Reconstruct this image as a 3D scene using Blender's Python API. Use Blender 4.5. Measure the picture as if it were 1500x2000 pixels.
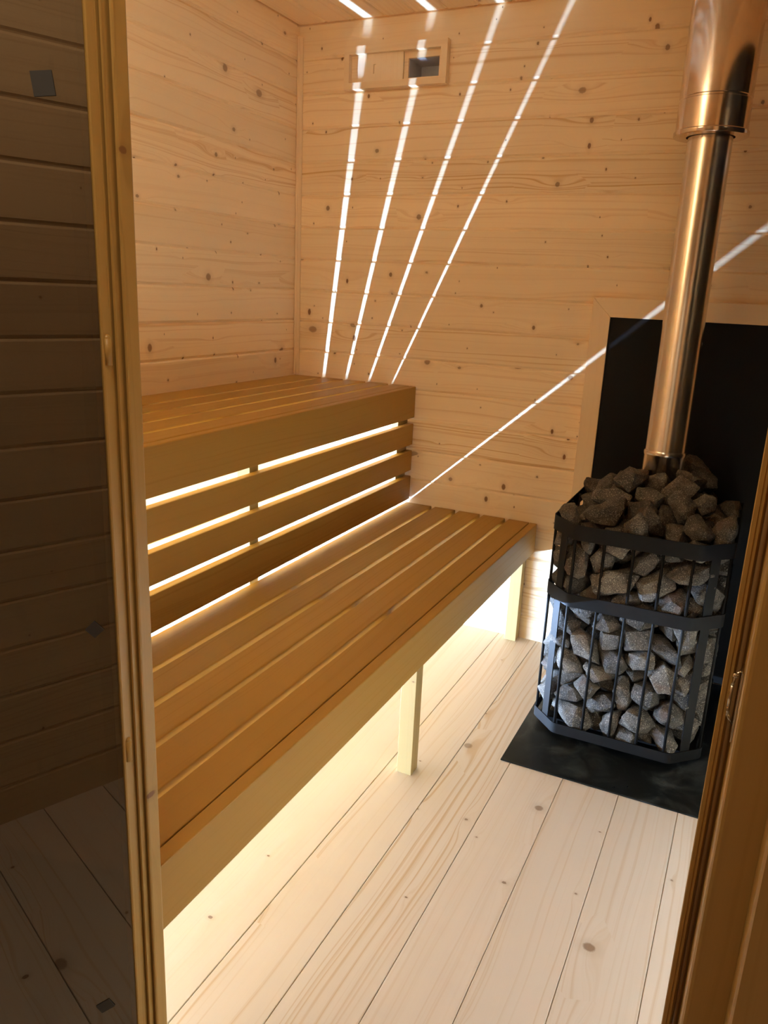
import bpy, bmesh, math, random
from mathutils import Vector, Matrix, noise
PI = math.pi
SC = bpy.context.scene
COL = SC.collection
for _o in list(bpy.data.objects):
    bpy.data.objects.remove(_o)

# ------------------------------------------------------------------ camera
cam = bpy.data.cameras.new('camera')
cam.sensor_fit = 'VERTICAL'; cam.sensor_height = 36.0
cam.lens = 1531.5*36/2000
cam.clip_start = .01
camo = bpy.data.objects.new('camera', cam); COL.objects.link(camo)
Rv = Vector((0.89954058, 0.43465448, 0.04361463)); Uv = Vector((-0.15677489, 0.2280292, 0.96094969)); Fv = Vector((-0.40773568, 0.87125092, -0.27326443))
M = Matrix.Identity(4)
for i in range(3):
    M[i][0] = Rv[i]; M[i][1] = Uv[i]; M[i][2] = -Fv[i]
M[0][3], M[1][3], M[2][3] = 1.6623, -2.67, 1.2304
camo.matrix_world = M
SC.camera = camo

# ------------------------------------------------------------------ light and exposure
SC.view_settings.view_transform = 'Standard'
SC.view_settings.look = 'None'
SC.view_settings.gamma = 1.0
SC.view_settings.use_curve_mapping = False
SC.view_settings.exposure = 0.2
SC.cycles.max_bounces = 16; SC.cycles.diffuse_bounces = 12; SC.cycles.glossy_bounces = 6
SC.cycles.sample_clamp_indirect = 6.0
LED_POWER = 2600.0
UPLIGHT_POWER = 11.5
LED_COLOR = (0.64, 1.0, 1.65)
VESTIBULE_POWER = 5.0
world = bpy.data.worlds.new('world'); SC.world = world; world.use_nodes = True
world.node_tree.nodes['Background'].inputs[0].default_value = (.5, .6, .8, 1)
world.node_tree.nodes['Background'].inputs[1].default_value = .05
vl = bpy.data.lights.new('vestibule_fill_light', 'AREA'); vl.shape = 'DISK'; vl.size = .22; vl.energy = VESTIBULE_POWER; vl.color = (1, .80, .55)  # added fill that brightens the door jamb faces, not a known lamp
vlo = bpy.data.objects.new('vestibule_fill_light', vl); COL.objects.link(vlo); vlo.location = (1.25, -2.45, 2.07)

ul = bpy.data.lights.new('sauna_uplight_bulb', 'AREA'); ul.shape = 'DISK'; ul.size = .10; ul.energy = UPLIGHT_POWER; ul.color = (.96, 1.0, .93)
ulo = bpy.data.objects.new('sauna_uplight_bulb', ul); COL.objects.link(ulo); ulo.location = (.50, -1.92, 1.715); ulo.rotation_euler = (PI, 0, 0)

# ------------------------------------------------------------------ helpers
def tag(o, label=None, cat=None, group=None, kind=None):
    if label: o['label'] = label
    if cat: o['category'] = cat
    if group: o['group'] = group
    if kind: o['kind'] = kind
    return o

def obj(name, bm, mat, parent=None, smooth=False):
    me = bpy.data.meshes.new(name)
    bmesh.ops.recalc_face_normals(bm, faces=bm.faces[:])
    if smooth:
        for f in bm.faces: f.smooth = True
    bm.to_mesh(me); bm.free()
    if smooth: me.shade_smooth() if hasattr(me, 'shade_smooth') else None
    me.materials.append(mat)
    o = bpy.data.objects.new(name, me); COL.objects.link(o)
    if parent:
        o.parent = parent
        o.matrix_parent_inverse = Matrix.Translation(parent.location).inverted() if parent.type == 'EMPTY' and parent.parent is None else Matrix.Identity(4)
    return o

def thing(name, label, cat, loc=(0, 0, 0), group=None, kind=None):
    o = bpy.data.objects.new(name, None); COL.objects.link(o); o.location = loc; o.empty_display_size = .1
    return tag(o, label, cat, group, kind)

def add_box(bm, x0, x1, y0, y1, z0, z1, bev=0.0, seg=2):
    vs = [bm.verts.new(p) for p in ((x0,y0,z0),(x1,y0,z0),(x1,y1,z0),(x0,y1,z0),(x0,y0,z1),(x1,y0,z1),(x1,y1,z1),(x0,y1,z1))]
    fs = [bm.faces.new([vs[i] for i in q]) for q in ((0,3,2,1),(4,5,6,7),(0,1,5,4),(1,2,6,5),(2,3,7,6),(3,0,4,7))]
    if bev:
        es = {e for f in fs for e in f.edges}
        bmesh.ops.bevel(bm, geom=list(es), offset=bev, segments=seg, affect='EDGES', profile=.5)
    return bm

def box(*a, **k):
    return add_box(bmesh.new(), *a, **k)

def add_prism(bm, pts, axis, a, b):
    """polygon pts (2D) extruded along axis from a to b; 2D coords are the other two axes in xyz order"""
    def mk(p, t):
        q = [p[0], p[1]]; q.insert(axis, t); return bm.verts.new(q)
    A = [mk(p, a) for p in pts]; B = [mk(p, b) for p in pts]; n = len(pts)
    bm.faces.new(A); bm.faces.new(B[::-1])
    for i in range(n):
        bm.faces.new((A[i], A[(i+1) % n], B[(i+1) % n], B[i]))
    return bm

def add_cyl(bm, p0, p1, r0, r1=None, n=24, cap=True):
    r1 = r0 if r1 is None else r1
    p0, p1 = Vector(p0), Vector(p1); d = (p1-p0).normalized()
    u = d.orthogonal().normalized(); v = d.cross(u)
    A = [bm.verts.new(p0+(u*math.cos(2*PI*i/n)+v*math.sin(2*PI*i/n))*r0) for i in range(n)]
    B = [bm.verts.new(p1+(u*math.cos(2*PI*i/n)+v*math.sin(2*PI*i/n))*r1) for i in range(n)]
    for i in range(n):
        f = bm.faces.new((A[i], A[(i+1) % n], B[(i+1) % n], B[i])); f.smooth = True
    if cap:
        bm.faces.new(A[::-1]); bm.faces.new(B)
    return bm

def add_lathe(bm, prof, cx, cy, n=64):
    """prof: closed loop list of (r, z)"""
    rings = [[bm.verts.new((cx+r*math.cos(2*PI*i/n), cy+r*math.sin(2*PI*i/n), z)) for i in range(n)] for r, z in prof]
    m = len(prof)
    for k in range(m):
        a, b = rings[k], rings[(k+1) % m]
        for i in range(n):
            bm.faces.new((a[i], a[(i+1) % n], b[(i+1) % n], b[i])).smooth = True
    return bm

def sharp(o, deg=35):
    me = o.data
    for p in me.polygons: p.use_smooth = True
    me.set_sharp_from_angle(angle=math.radians(deg))
    return o

# ------------------------------------------------------------------ materials
class NT:
    def __init__(s, name):
        s.m = bpy.data.materials.new(name); s.m.use_nodes = True; s.t = s.m.node_tree; s.n = s.t.nodes; s.n.clear()
        s.out = s.n.new('ShaderNodeOutputMaterial')
    def add(s, typ, **kw):
        n = s.n.new(typ)
        for k, v in kw.items(): setattr(n, k, v)
        return n
    def link(s, a, b): s.t.links.new(a, b)
    def setin(s, sock, v):
        if isinstance(v, bpy.types.NodeSocket): s.link(v, sock)
        else: sock.default_value = v
    def math(s, op, a, b=None, c=None, clamp=False):
        n = s.add('ShaderNodeMath', operation=op, use_clamp=clamp)
        s.setin(n.inputs[0], a)
        if b is not None: s.setin(n.inputs[1], b)
        if c is not None: s.setin(n.inputs[2], c)
        return n.outputs[0]
    def comb(s, x, y, z):
        n = s.add('ShaderNodeCombineXYZ')
        for i, v in enumerate((x, y, z)): s.setin(n.inputs[i], v)
        return n.outputs[0]
    def sep(s, v):
        n = s.add('ShaderNodeSeparateXYZ'); s.link(v, n.inputs[0]); return n.outputs
    def noise(s, vec, scale=1, detail=2, rough=.5, dist=0):
        n = s.add('ShaderNodeTexNoise'); s.link(vec, n.inputs['Vector']); n.inputs['Scale'].default_value = scale
        n.inputs['Detail'].default_value = detail; n.inputs['Roughness'].default_value = rough; n.inputs['Distortion'].default_value = dist
        return n.outputs['Fac']
    def ramp(s, f, a, b, c=0., d=1., smooth=True):
        n = s.add('ShaderNodeMapRange', interpolation_type='SMOOTHSTEP' if smooth else 'LINEAR')
        s.setin(n.inputs[0], f)
        for i, v in enumerate((a, b, c, d)): s.setin(n.inputs[i+1], v)
        return n.outputs[0]
    def mix(s, f, a, b, mode='MIX'):
        n = s.add('ShaderNodeMix', data_type='RGBA', blend_type=mode)
        s.setin(n.inputs[0], f); s.setin(n.inputs[6], a if not isinstance(a, tuple) else (*a, 1)); s.setin(n.inputs[7], b if not isinstance(b, tuple) else (*b, 1))
        return n.outputs[2]
    def white(s, v):
        n = s.add('ShaderNodeTexWhiteNoise', noise_dimensions='1D'); s.link(v, n.inputs['W']); return n
    def principled(s, color, rough, metallic=0., spec=.5, normal=None, **kw):
        p = s.add('ShaderNodeBsdfPrincipled'); s.setin(p.inputs['Base Color'], (*color, 1) if isinstance(color, tuple) else color)
        s.setin(p.inputs['Roughness'], rough); s.setin(p.inputs['Metallic'], metallic); p.inputs['Specular IOR Level'].default_value = spec
        if normal is not None: s.link(normal, p.inputs['Normal'])
        for k, v in kw.items(): s.setin(p.inputs[k], v)
        s.link(p.outputs[0], s.out.inputs[0]); return p
    def bump(s, h, strength, dist):
        n = s.add('ShaderNodeBump'); n.inputs['Strength'].default_value = strength; n.inputs['Distance'].default_value = dist
        s.link(h, n.inputs['Height']); return n.outputs[0]

def wood(name, base, dark, L, A, pitch=None, off=0., lines=.5, knots=.5, kscale=1., rough=.55, var=.10, kx=4.5, ky=9., knotcol=(.20, .085, .03), spec=.3):
    t = NT(name)
    P = t.add('ShaderNodeTexCoord').outputs['Object']; xyz = t.sep(P)
    u, v, w = xyz[L], xyz[A], xyz[3-L-A]
    rnd = t.math('MULTIPLY', t.add('ShaderNodeObjectInfo').outputs['Random'], 313.7)
    if pitch:
        idn = t.math('ADD', t.math('FLOOR', t.math('DIVIDE', t.math('SUBTRACT', v, off), pitch)), 17.3)
        idn = t.math('ADD', idn, rnd)
    else:
        idn = rnd
    wn = t.white(idn); rgb = t.add('ShaderNodeSeparateColor'); t.link(wn.outputs['Color'], rgb.inputs[0]); r, g, b = rgb.outputs
    U = t.math('ADD', u, t.math('MULTIPLY', r, 50.)); V = t.math('ADD', t.math('ADD', v, w), t.math('MULTIPLY', g, 7.))
    warp = t.math('MULTIPLY', t.math('SUBTRACT', t.noise(t.comb(t.math('MULTIPLY', U, 1.1), t.math('MULTIPLY', V, 5.), idn), 1, 2), .5), .07)
    # knots
    Rk = V
    vor = t.add('ShaderNodeTexVoronoi', voronoi_dimensions='2D'); vor.inputs['Scale'].default_value = 1
    t.link(t.comb(t.math('MULTIPLY', U, kx), t.math('MULTIPLY', V, ky), 0.), vor.inputs['Vector'])
    vp = t.sep(vor.outputs['Position']); vc = t.add('ShaderNodeSeparateColor'); t.link(vor.outputs['Color'], vc.inputs[0])
    dx = t.math('SUBTRACT', U, t.math('DIVIDE', vp[0], kx)); dy = t.math('SUBTRACT', V, t.math('DIVIDE', vp[1], ky))
    wob = t.math('MULTIPLY', t.math('SUBTRACT', t.noise(t.comb(U, V, idn), 260, 2), .5), .0035)
    present = t.math('LESS_THAN', vc.outputs[1], knots)
    rk = t.math('ADD', .0017*kscale, t.math('MULTIPLY', t.math('POWER', vc.outputs[0], 4.), .0075*kscale))
    dist = t.math('ADD', t.math('SQRT', t.math('ADD', t.math('POWER', t.math('MULTIPLY', dx, t.math('ADD', .6, t.math('MULTIPLY', vc.outputs[2], 1.3))), 2.), t.math('POWER', dy, 2.))), wob)
    kd = t.math('DIVIDE', dist, rk)
    kmask = t.math('MULTIPLY', t.ramp(kd, 1.25, .75), present)
    halo = t.math('MULTIPLY', t.ramp(kd, 3.2, .9), present)
    e = t.math('ADD', t.math('POWER', t.math('MULTIPLY', dx, .22), 2.), t.math('POWER', dy, 2.))
    swirl = t.math('MULTIPLY', t.math('MULTIPLY', t.math('EXPONENT', t.math('MULTIPLY', t.math('DIVIDE', e, t.math('POWER', t.math('MULTIPLY', rk, 2.6), 2.)), -1.)), present), t.math('MULTIPLY', rk, 3.2))
    R = t.math('ADD', t.math('ADD', V, warp), swirl)
    fine = t.noise(t.comb(t.math('MULTIPLY', U, .55), t.math('MULTIPLY', R, 130.), idn), 1, 2, .55)
    ln = t.ramp(fine, .50, .72)
    broad = t.noise(t.comb(t.math('MULTIPLY', U, .5), t.math('MULTIPLY', R, 22.), idn), 1, 2, .5)
    fib = t.noise(t.comb(t.math('MULTIPLY', U, 14.), t.math('MULTIPLY', R, 900.), idn), 1, 1, .5)
    stg = t.math('MULTIPLY', t.math('ADD', .25, t.math('POWER', b, 1.5)), lines)
    f = t.math('MULTIPLY', ln, stg)
    f = t.math('ADD', f, t.math('MULTIPLY', t.math('SUBTRACT', broad, .42), .55*lines))
    f = t.math('ADD', f, t.math('MULTIPLY', t.math('SUBTRACT', fib, .5), .14), clamp=True)
    col = t.mix(f, base, dark)
    tint = t.math('ADD', 1-var*.6, t.math('MULTIPLY', r, var))
    tn = t.add('ShaderNodeVectorMath', operation='SCALE'); t.link(col, tn.inputs[0]); t.link(tint, tn.inputs['Scale']); col = tn.outputs[0]
    col = t.mix(t.math('MULTIPLY', halo, .22), col, tuple(c*.62 for c in dark))
    col = t.mix(t.math('MULTIPLY', kmask, t.math('ADD', .6, t.math('MULTIPLY', vc.outputs[2], .38))), col, knotcol)
    h = t.math('ADD', t.math('MULTIPLY', fine, .6), t.math('MULTIPLY', fib, .4))
    nb = t.bump(h, .22, .0008)
    t.principled(col, t.math('ADD', rough, t.math('MULTIPLY', ln, .08)), spec=spec, normal=nb)
    return t.m

PW = .1122                      # wall board pitch
WOFF = .9885 - 20*PW
SPR, SPRD = (.91, .725, .465), (.70, .44, .19)
m_wall_x = wood('spruce_wall_along_x', SPR, SPRD, 0, 2, PW, WOFF, lines=.95, knots=.8, kx=5.5, ky=14., kscale=1.3)
m_wall_y = wood('spruce_wall_along_y', SPR, SPRD, 1, 2, PW, WOFF, lines=.85, knots=.8, kx=5.5, ky=14., kscale=1.3)
m_ceil = wood('spruce_ceiling', SPR, SPRD, 1, 0, PW, -.0055 - 20*PW, lines=.6, knots=.5, kx=5., ky=12.)
m_floor = wood('spruce_floor', (.61, .545, .49), (.49, .36, .24), 1, 0, .1451, .9156 - 20*.1451, lines=.8, knots=.38, kx=4.2, ky=9., kscale=1.7, rough=.42, knotcol=(.17, .095, .05), var=.08)
BEN, BEND = (.39, .212, .040), (.29, .14, .024)
m_bench = wood('bench_board', BEN, BEND, 1, 0, lines=.38, knots=.06, kx=1.2, ky=7., rough=.5, var=.16)
m_bench_x = wood('bench_board_cross', BEN, BEND, 0, 2, lines=.3, knots=.03, rough=.5)
m_leg = wood('pale_leg_wood', (.37, .26, .10), (.30, .19, .06), 2, 0, lines=.3, knots=.2, kx=4., ky=20., kscale=.5, rough=.5, var=.06)
m_trimv = wood('trim_upright', (.84, .645, .40), (.62, .39, .18), 2, 0, lines=.35, knots=.08, rough=.5, var=.06)
m_trimh = wood('trim_level', (.84, .655, .41), (.62, .39, .18), 0, 2, lines=.3, knots=.03, rough=.5, var=.06)
m_slider = wood('vent_slider_wood', (.90, .76, .54), (.74, .54, .30), 2, 0, lines=.25, knots=.0, var=.04)
m_jamb = wood('door_frame_wood', (.44, .265, .075), (.29, .155, .04), 2, 0, lines=.5, knots=.10, kx=2.5, ky=20., rough=.4, var=.05)
m_vest = wood('vestibule_boards', (.5, .35, .21), (.34, .21, .11), 0, 2, .1122, WOFF, lines=.5, knots=.4, kx=4., ky=9.)
m_vest_y = wood('vestibule_boards_side', (.5, .35, .21), (.34, .21, .11), 1, 2, .1122, WOFF, lines=.5, knots=.4, kx=4., ky=9.)

def steel(name, col, rough, streak=.1, aniso=.0):
    t = NT(name); P = t.add('ShaderNodeTexCoord').outputs['Object']; x, y, z = t.sep(P)
    n1 = t.noise(t.comb(t.math('MULTIPLY', x, 40.), t.math('MULTIPLY', y, 40.), t.math('MULTIPLY', z, 2.5)), 1, 3)
    n2 = t.noise(P, 9, 4, .6)
    rr = t.math('ADD', rough, t.math('MULTIPLY', t.math('SUBTRACT', n1, .4), streak))
    rr = t.math('ADD', rr, t.math('MULTIPLY', t.ramp(n2, .52, .75), streak*.8))
    t.principled(t.mix(t.ramp(n2, .4, .8), col, tuple(c*.82 for c in col)), rr, 1.0)
    return t.m
m_steel = steel('brushed_stainless_pipe', (.70, .64, .57), .20, .12)
m_steel2 = steel('polished_stainless_sleeve', (.74, .64, .56), .13, .06)
m_metal = steel('catch_metal', (.75, .68, .55), .2, .05)

def black_paint(name, col, rough, bump=.15, patch=0.):
    t = NT(name); P = t.add('ShaderNodeTexCoord').outputs['Object']
    n = t.noise(P, 420, 3, .6); n2 = t.noise(P, 7, 5, .62, 1.2)
    c = t.mix(t.ramp(n2, .45, .8, 0, patch), col, tuple(min(1, x*3.5+(.03 if patch else .008)) for x in col))
    t.principled(c, t.math('ADD', rough, t.math('MULTIPLY', n2, .18 if patch else .05)), 0., .13, normal=t.bump(n, bump, .0006))
    return t.m
m_black = black_paint('matt_black_stove_paint', (.007, .006, .0053), .52)
m_panel = black_paint('black_heat_panel', (.008, .007, .006), .5, .08)
m_hearth = black_paint('black_hearth_plate', (.006, .0065, .006), .22, .05, patch=1.)
m_dark = black_paint('dark_recess', (.01, .01, .01), .8)

def stone_material():
    t = NT('olivine_stone'); P = t.add('ShaderNodeTexCoord').outputs['Object']
    rnd = t.add('ShaderNodeObjectInfo').outputs['Random']
    off = t.add('ShaderNodeVectorMath', operation='ADD'); t.link(P, off.inputs[0]); t.link(t.comb(t.math('MULTIPLY', rnd, 40.), 0., 0.), off.inputs[1]); Q = off.outputs[0]
    sp = t.noise(Q, 420, 3, .7); bl = t.noise(Q, 28, 4, .65); md = t.noise(Q, 110, 3, .6)
    c = t.mix(t.ramp(bl, .35, .68), (.046, .038, .030), (.115, .096, .074))
    c = t.mix(t.ramp(sp, .54, .68), c, (.36, .32, .25))
    c = t.mix(t.ramp(sp, .42, .30), c, (.035, .032, .03))
    wn = t.white(t.math('MULTIPLY', rnd, 991.)); tn = t.add('ShaderNodeVectorMath', operation='SCALE'); t.link(c, tn.inputs[0])
    t.link(t.ramp(wn.outputs['Value'], 0., 1., .72, 1.35, False), tn.inputs['Scale'])
    rc = t.mix(t.ramp(t.noise(Q, 16, 2), .60, .72, 0, .5), tn.outputs[0], (.12, .07, .045))
    h = t.math('ADD', t.math('MULTIPLY', md, .7), t.math('MULTIPLY', sp, .35))
    t.principled(rc, .72, 0., .35, normal=t.bump(h, 1.0, .0065))
    return t.m
m_stone = stone_material()

def glass_material():
    t = NT('bronze_tinted_glass')
    tr = t.add('ShaderNodeBsdfTransparent'); tr.inputs[0].default_value = (.30, .22, .12, 1)
    gl = t.add('ShaderNodeBsdfGlossy'); gl.inputs['Roughness'].default_value = .0; gl.inputs[0].default_value = (1, .96, .86, 1)
    fr = t.add('ShaderNodeFresnel'); fr.inputs[0].default_value = 1.52
    f = t.math('ADD', t.math('MULTIPLY', fr.outputs[0], 1.6), .17, clamp=True)
    mx = t.add('ShaderNodeMixShader'); t.link(f, mx.inputs[0]); t.link(tr.outputs[0], mx.inputs[1]); t.link(gl.outputs[0], mx.inputs[2])
    t.link(mx.outputs[0], t.out.inputs[0]); return t.m
m_glass = glass_material()

def emit(name, col, s):
    t = NT(name); e = t.add('ShaderNodeEmission'); e.inputs[0].default_value = (*col, 1); e.inputs[1].default_value = s
    t.link(e.outputs[0], t.out.inputs[0]); return t.m
def plain(name, col, rough=.5, metal=0.):
    t = NT(name); P = t.add('ShaderNodeTexCoord').outputs['Object']
    n = t.noise(P, 60, 3)
    t.principled(t.mix(n, col, tuple(c*.8 for c in col)), rough, metal); return t.m
m_duct = plain('grey_duct', (.62, .60, .60), .45)
m_night = plain('dark_window_glass', (.008, .009, .011), .03)
m_alu = plain('aluminium_profile', (.7, .7, .7), .35, 1.)
m_pad = plain('dark_grey_pad', (.045, .043, .042), .6)
m_seal = plain('brown_rubber_seal', (.30, .17, .06), .6)

# ------------------------------------------------------------------ room shell
RX, RY, RH = 1.85, -2.0, 2.1096
def plank_profile(a, b):
    """(height, depth) outline of one tongue-and-groove board, face at depth 0 (positive = into the room)"""
    g = .0006
    return [(a+g, -.018), (a+g, -.0042), (a+.0030, -.0034), (a+.0060, -.0014), (a+.0078, 0), (b-.0060, 0), (b-.0036, -.0012), (b-.0012, -.0036), (b-g, -.0044), (b-g, -.018)]
joints = [.9885 + k*PW for k in range(-9, 10)] + [RH + .02]
joints = [max(j, -.02) for j in joints]
def wall_bands():
    z = -.0213
    out = []
    js = [.9885 + k*PW for k in range(-9, 12)]
    for a, b in zip(js[:-1], js[1:]):
        if b < .01 or a > RH - .004: continue
        out.append((a, b))
    return out

def clipz(pts):   # keep profiles inside floor/ceiling
    return [(min(max(h, -.01), RH + .012), d) for h, d in pts]

# back wall: runs along x at y = 0, with the hole of the air vent left open in one board
HX0, HX1, HZ0, HZ1 = .431, .542, 1.916, 1.975
bm = bmesh.new()
for a, b in wall_bands():
    pr = [(-d, h) for h, d in clipz(plank_profile(a, b))]
    if a < HZ0 < b:
        add_prism(bm, pr, 0, -.02, HX0); add_prism(bm, pr, 0, HX1, RX + .02)
        add_box(bm, HX0, HX1, 0, .018, a+.0006, HZ0); add_box(bm, HX0, HX1, 0, .018, HZ1, b-.0006)
    else:
        add_prism(bm, pr, 0, -.02, RX + .02)
add_box(bm, -.06, HX0, .0045, .06, -.02, RH+.05); add_box(bm, HX1, RX+.06, .0045, .06, -.02, RH+.05)
add_box(bm, HX0, HX1, .0045, .06, -.02, HZ0); add_box(bm, HX0, HX1, .0045, .06, HZ1, RH+.05)
tag(obj('wall_back', bm, m_wall_x), 'back wall of horizontal knotty spruce boards behind the stove', 'wall', kind='structure')
# left wall
bm = bmesh.new()
for a, b in wall_bands():
    add_prism(bm, [(d, h) for h, d in clipz(plank_profile(a, b))], 1, RY - .0, .0)
add_box(bm, -.06, -.0045, RY-.1, .0, -.02, RH+.05)
tag(obj('wall_left', bm, m_wall_y), 'left wall of horizontal knotty spruce boards above the benches', 'wall', kind='structure')
# right wall, with a tall dark window beside the stove (it shows in the polished flue pipe)
WY0, WY1, WZ0, WZ1 = -1.24, -.07, .45, 1.99
bm = bmesh.new()
for a, b in wall_bands():
    pr = [(RX-d, h) for h, d in clipz(plank_profile(a, b))]
    if b < WZ0 + .03 or a > WZ1 - .03: add_prism(bm, pr, 1, RY, .0)
    else:
        add_prism(bm, pr, 1, RY, WY0); add_prism(bm, pr, 1, WY1, .0)
add_box(bm, RX+.0045, RX+.06, RY-.1, WY0, -.02, RH+.05); add_box(bm, RX+.0045, RX+.06, WY1, .0, -.02, RH+.05)
add_box(bm, RX+.0045, RX+.06, WY0, WY1, -.02, WZ0); add_box(bm, RX+.0045, RX+.06, WY0, WY1, WZ1, RH+.05)
tag(obj('wall_right', bm, m_wall_y), 'right wall of horizontal spruce boards beside the stove', 'wall', kind='structure')
win = tag(thing('window_1', 'tall dark window in the right wall beside the stove', 'window', (RX, (WY0+WY1)/2, WZ0)), kind='structure')
bm = bmesh.new()
for q in ((WY0-.02, WY1+.02, WZ0-.02, WZ0+.045), (WY0-.02, WY1+.02, WZ1-.045, WZ1+.02), (WY0-.02, WY0+.045, WZ0+.045, WZ1-.045), (WY1-.045, WY1+.02, WZ0+.045, WZ1-.045)):
    add_box(bm, RX-.012, RX-.0002, q[0], q[1], q[2], q[3])
obj('window_frame', bm, m_trimv, win)
obj('window_glass', box(RX+.001, RX+.009, WY0+.03, WY1-.03, WZ0+.03, WZ1-.03), m_night, win)
# front wall with the door opening
DX0, DX1, DZ = 1.0, 1.735, 1.96
bm = bmesh.new()
for a, b in wall_bands():
    for (x0, x1) in ((-.02, DX0), (DX1, RX+.02)) if a < DZ else ((-.02, RX+.02),):
        add_prism(bm, [(RY - .018 + .018 + d, h) for h, d in clipz(plank_profile(a, b))], 0, x0, x1)
add_box(bm, -.6, DX0, RY-.040, RY-.0045, -.02, RH+.05); add_box(bm, DX1, 2.6, RY-.040, RY-.0045, -.02, RH+.05)
add_box(bm, DX0, DX1, RY-.040, RY-.0045, DZ, RH+.05)
tag(obj('wall_front', bm, m_wall_x), 'front wall around the glass door', 'wall', kind='structure')
# ceiling
bm = bmesh.new()
for k in range(0, 17):
    a = -.0055 + k*PW; b = min(a + PW, RX+.012)
    add_prism(bm, [(h, RH - d) for h, d in plank_profile(a, b)], 1, RY, -.0035)
add_box(bm, -.06, RX+.06, RY-.08, .05, RH+.0045, RH+.05)
tag(obj('ceiling', bm, m_ceil), 'ceiling of spruce boards running towards the back wall', 'ceiling', kind='structure')
# floor
bm = bmesh.new()
for k in range(-7, 8):
    a = .9156 + k*.1451; b = a + .1451
    a2, b2 = max(a, -.02), min(b, RX+.02)
    if b2 - a2 < .01: continue
    g = .0007
    add_prism(bm, [(a2+g, -.02), (a2+g, -.0012), (a2+.0019, 0), (b2-.0019, 0), (b2-g, -.0012), (b2-g, -.02)], 1, -2.97, .004)
add_box(bm, -.6, 2.6, -3.0, .05, -.05, -.005)
tag(obj('floor', bm, m_floor), 'pale spruce plank floor', 'floor', kind='structure')
# corner strip in the back-left corner
bm = bmesh.new()
add_prism(bm, [(0.0005, -.0005), (.0005, -.017), (.004, -.0185), (.0075, -.0165), (.0085, -.0145), (.0105, -.0145), (.012, -.0125), (.0175, -.0045), (.017, -.0005)], 2, .895, 2.072)
tag(obj('trim_1', bm, m_trimv), 'thin upright wooden strip in the back left corner', 'trim', kind='structure')

# vestibule in front of the sauna, where the camera stands
bm = bmesh.new()
for a, b in wall_bands():
    add_prism(bm, [(-2.93 + d, h) for h, d in clipz(plank_profile(a, b))], 0, .22, 2.5)
add_box(bm, .1, 2.6, -3.0, -2.9345, -.02, RH+.05)
tag(obj('wall_vestibule_back', bm, m_vest), 'wall of horizontal boards facing the sauna door', 'wall', kind='structure')
bm = bmesh.new()
for a, b in wall_bands():
    add_prism(bm, [(.22 + d, h) for h, d in clipz(plank_profile(a, b))], 1, -2.93, RY-.040)
    add_prism(bm, [(2.5 - d, h) for h, d in clipz(plank_profile(a, b))], 1, -2.93, RY-.040)
add_box(bm, .15, .2155, -3.0, RY-.040, -.02, RH+.05); add_box(bm, 2.5045, 2.57, -3.0, RY-.040, -.02, RH+.05)
tag(obj('wall_vestibule_sides', bm, m_vest_y), 'side walls outside the sauna door', 'wall', kind='structure')
bm = box(.15, 2.57, -3.0, RY-.040, RH, RH+.05)
tag(obj('ceiling_vestibule', bm, m_vest), 'ceiling outside the sauna door', 'ceiling', kind='structure')
lamp = thing('fill_ceiling_lamp', 'added unseen fill lamp, small and round, on the ceiling outside the sauna door', 'lamp', (1.25, -2.45, RH))  # unseen made-up fixture, gives the added vestibule fill a body
bm = bmesh.new(); add_cyl(bm, (1.25, -2.45, RH), (1.25, -2.45, RH-.022), .12, n=40); obj('lamp_base', bm, m_alu, lamp)

# ------------------------------------------------------------------ door frame and glass door leaf
door = tag(thing('door_1', 'open sauna door with pale wooden frame and bronze glass leaf', 'door', (1.34, -2.06, 0)), kind='structure')
# section of the left jamb (x, y): stop, seal groove, bead
LJ = [(1.0005, -1.9985), (1.0445, -1.9985), (1.0455, -2.0005), (1.0455, -2.0165), (1.0447, -2.0185), (1.0428, -2.0192), (1.0428, -2.0110), (1.0394, -2.0110), (1.0394, -2.0265),
      (1.0372, -2.0270), (1.0372, -2.0120), (1.0345, -2.0120), (1.0345, -2.0290), (1.0342, -2.0300), (1.0342, -2.0405), (1.0332, -2.0420), (1.0005, -2.0400)]
jl = obj('door_jamb', add_prism(bmesh.new(), LJ, 2, .0, 1.9), m_jamb, door)
RJ = [(1.7345, -1.9985), (1.6735, -1.9985), (1.6720, -2.0005), (1.6715, -2.0290), (1.6722, -2.0300), (1.6752, -2.0300), (1.6758, -2.0290), (1.6762, -2.0290), (1.6768, -2.0302), (1.6780, -2.0302), (1.6786, -2.0290), (1.6786, -2.0265),
      (1.6852, -2.0265), (1.6856, -2.0650), (1.6862, -2.0680), (1.6876, -2.0700), (1.6900, -2.0708), (1.7175, -2.0708), (1.7345, -2.0700)]
jr = obj('door_jamb', add_prism(bmesh.new(), RJ, 2, .0, 1.9), m_jamb, door)
bm = bmesh.new()
add_prism(bm, [(1.7350, -2.0405), (1.7350, -2.0712), (1.7180, -2.0712), (1.7180, -2.1030), (1.7200, -2.1060), (1.7830, -2.1060), (1.7860, -2.1030), (1.7860, -2.0405)], 2, .0, 1.95)
obj('casing', bm, m_jamb, door)
obj('door_head', box(1.0005, 1.7345, -2.04, -1.9985, 1.9, 1.955), m_jamb, door)
# dark sealing cord down the groove of the latch side
bm = bmesh.new(); add_cyl(bm, (1.6820, -2.0272, .02), (1.6820, -2.0272, 1.88), .0022, n=10); obj('seal', bm, m_seal, door)
bm = bmesh.new(); add_cyl(bm, (1.0359, -2.0165, .02), (1.0359, -2.0165, 1.88), .0012, n=8); obj('seal', bm, m_seal, door)
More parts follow.
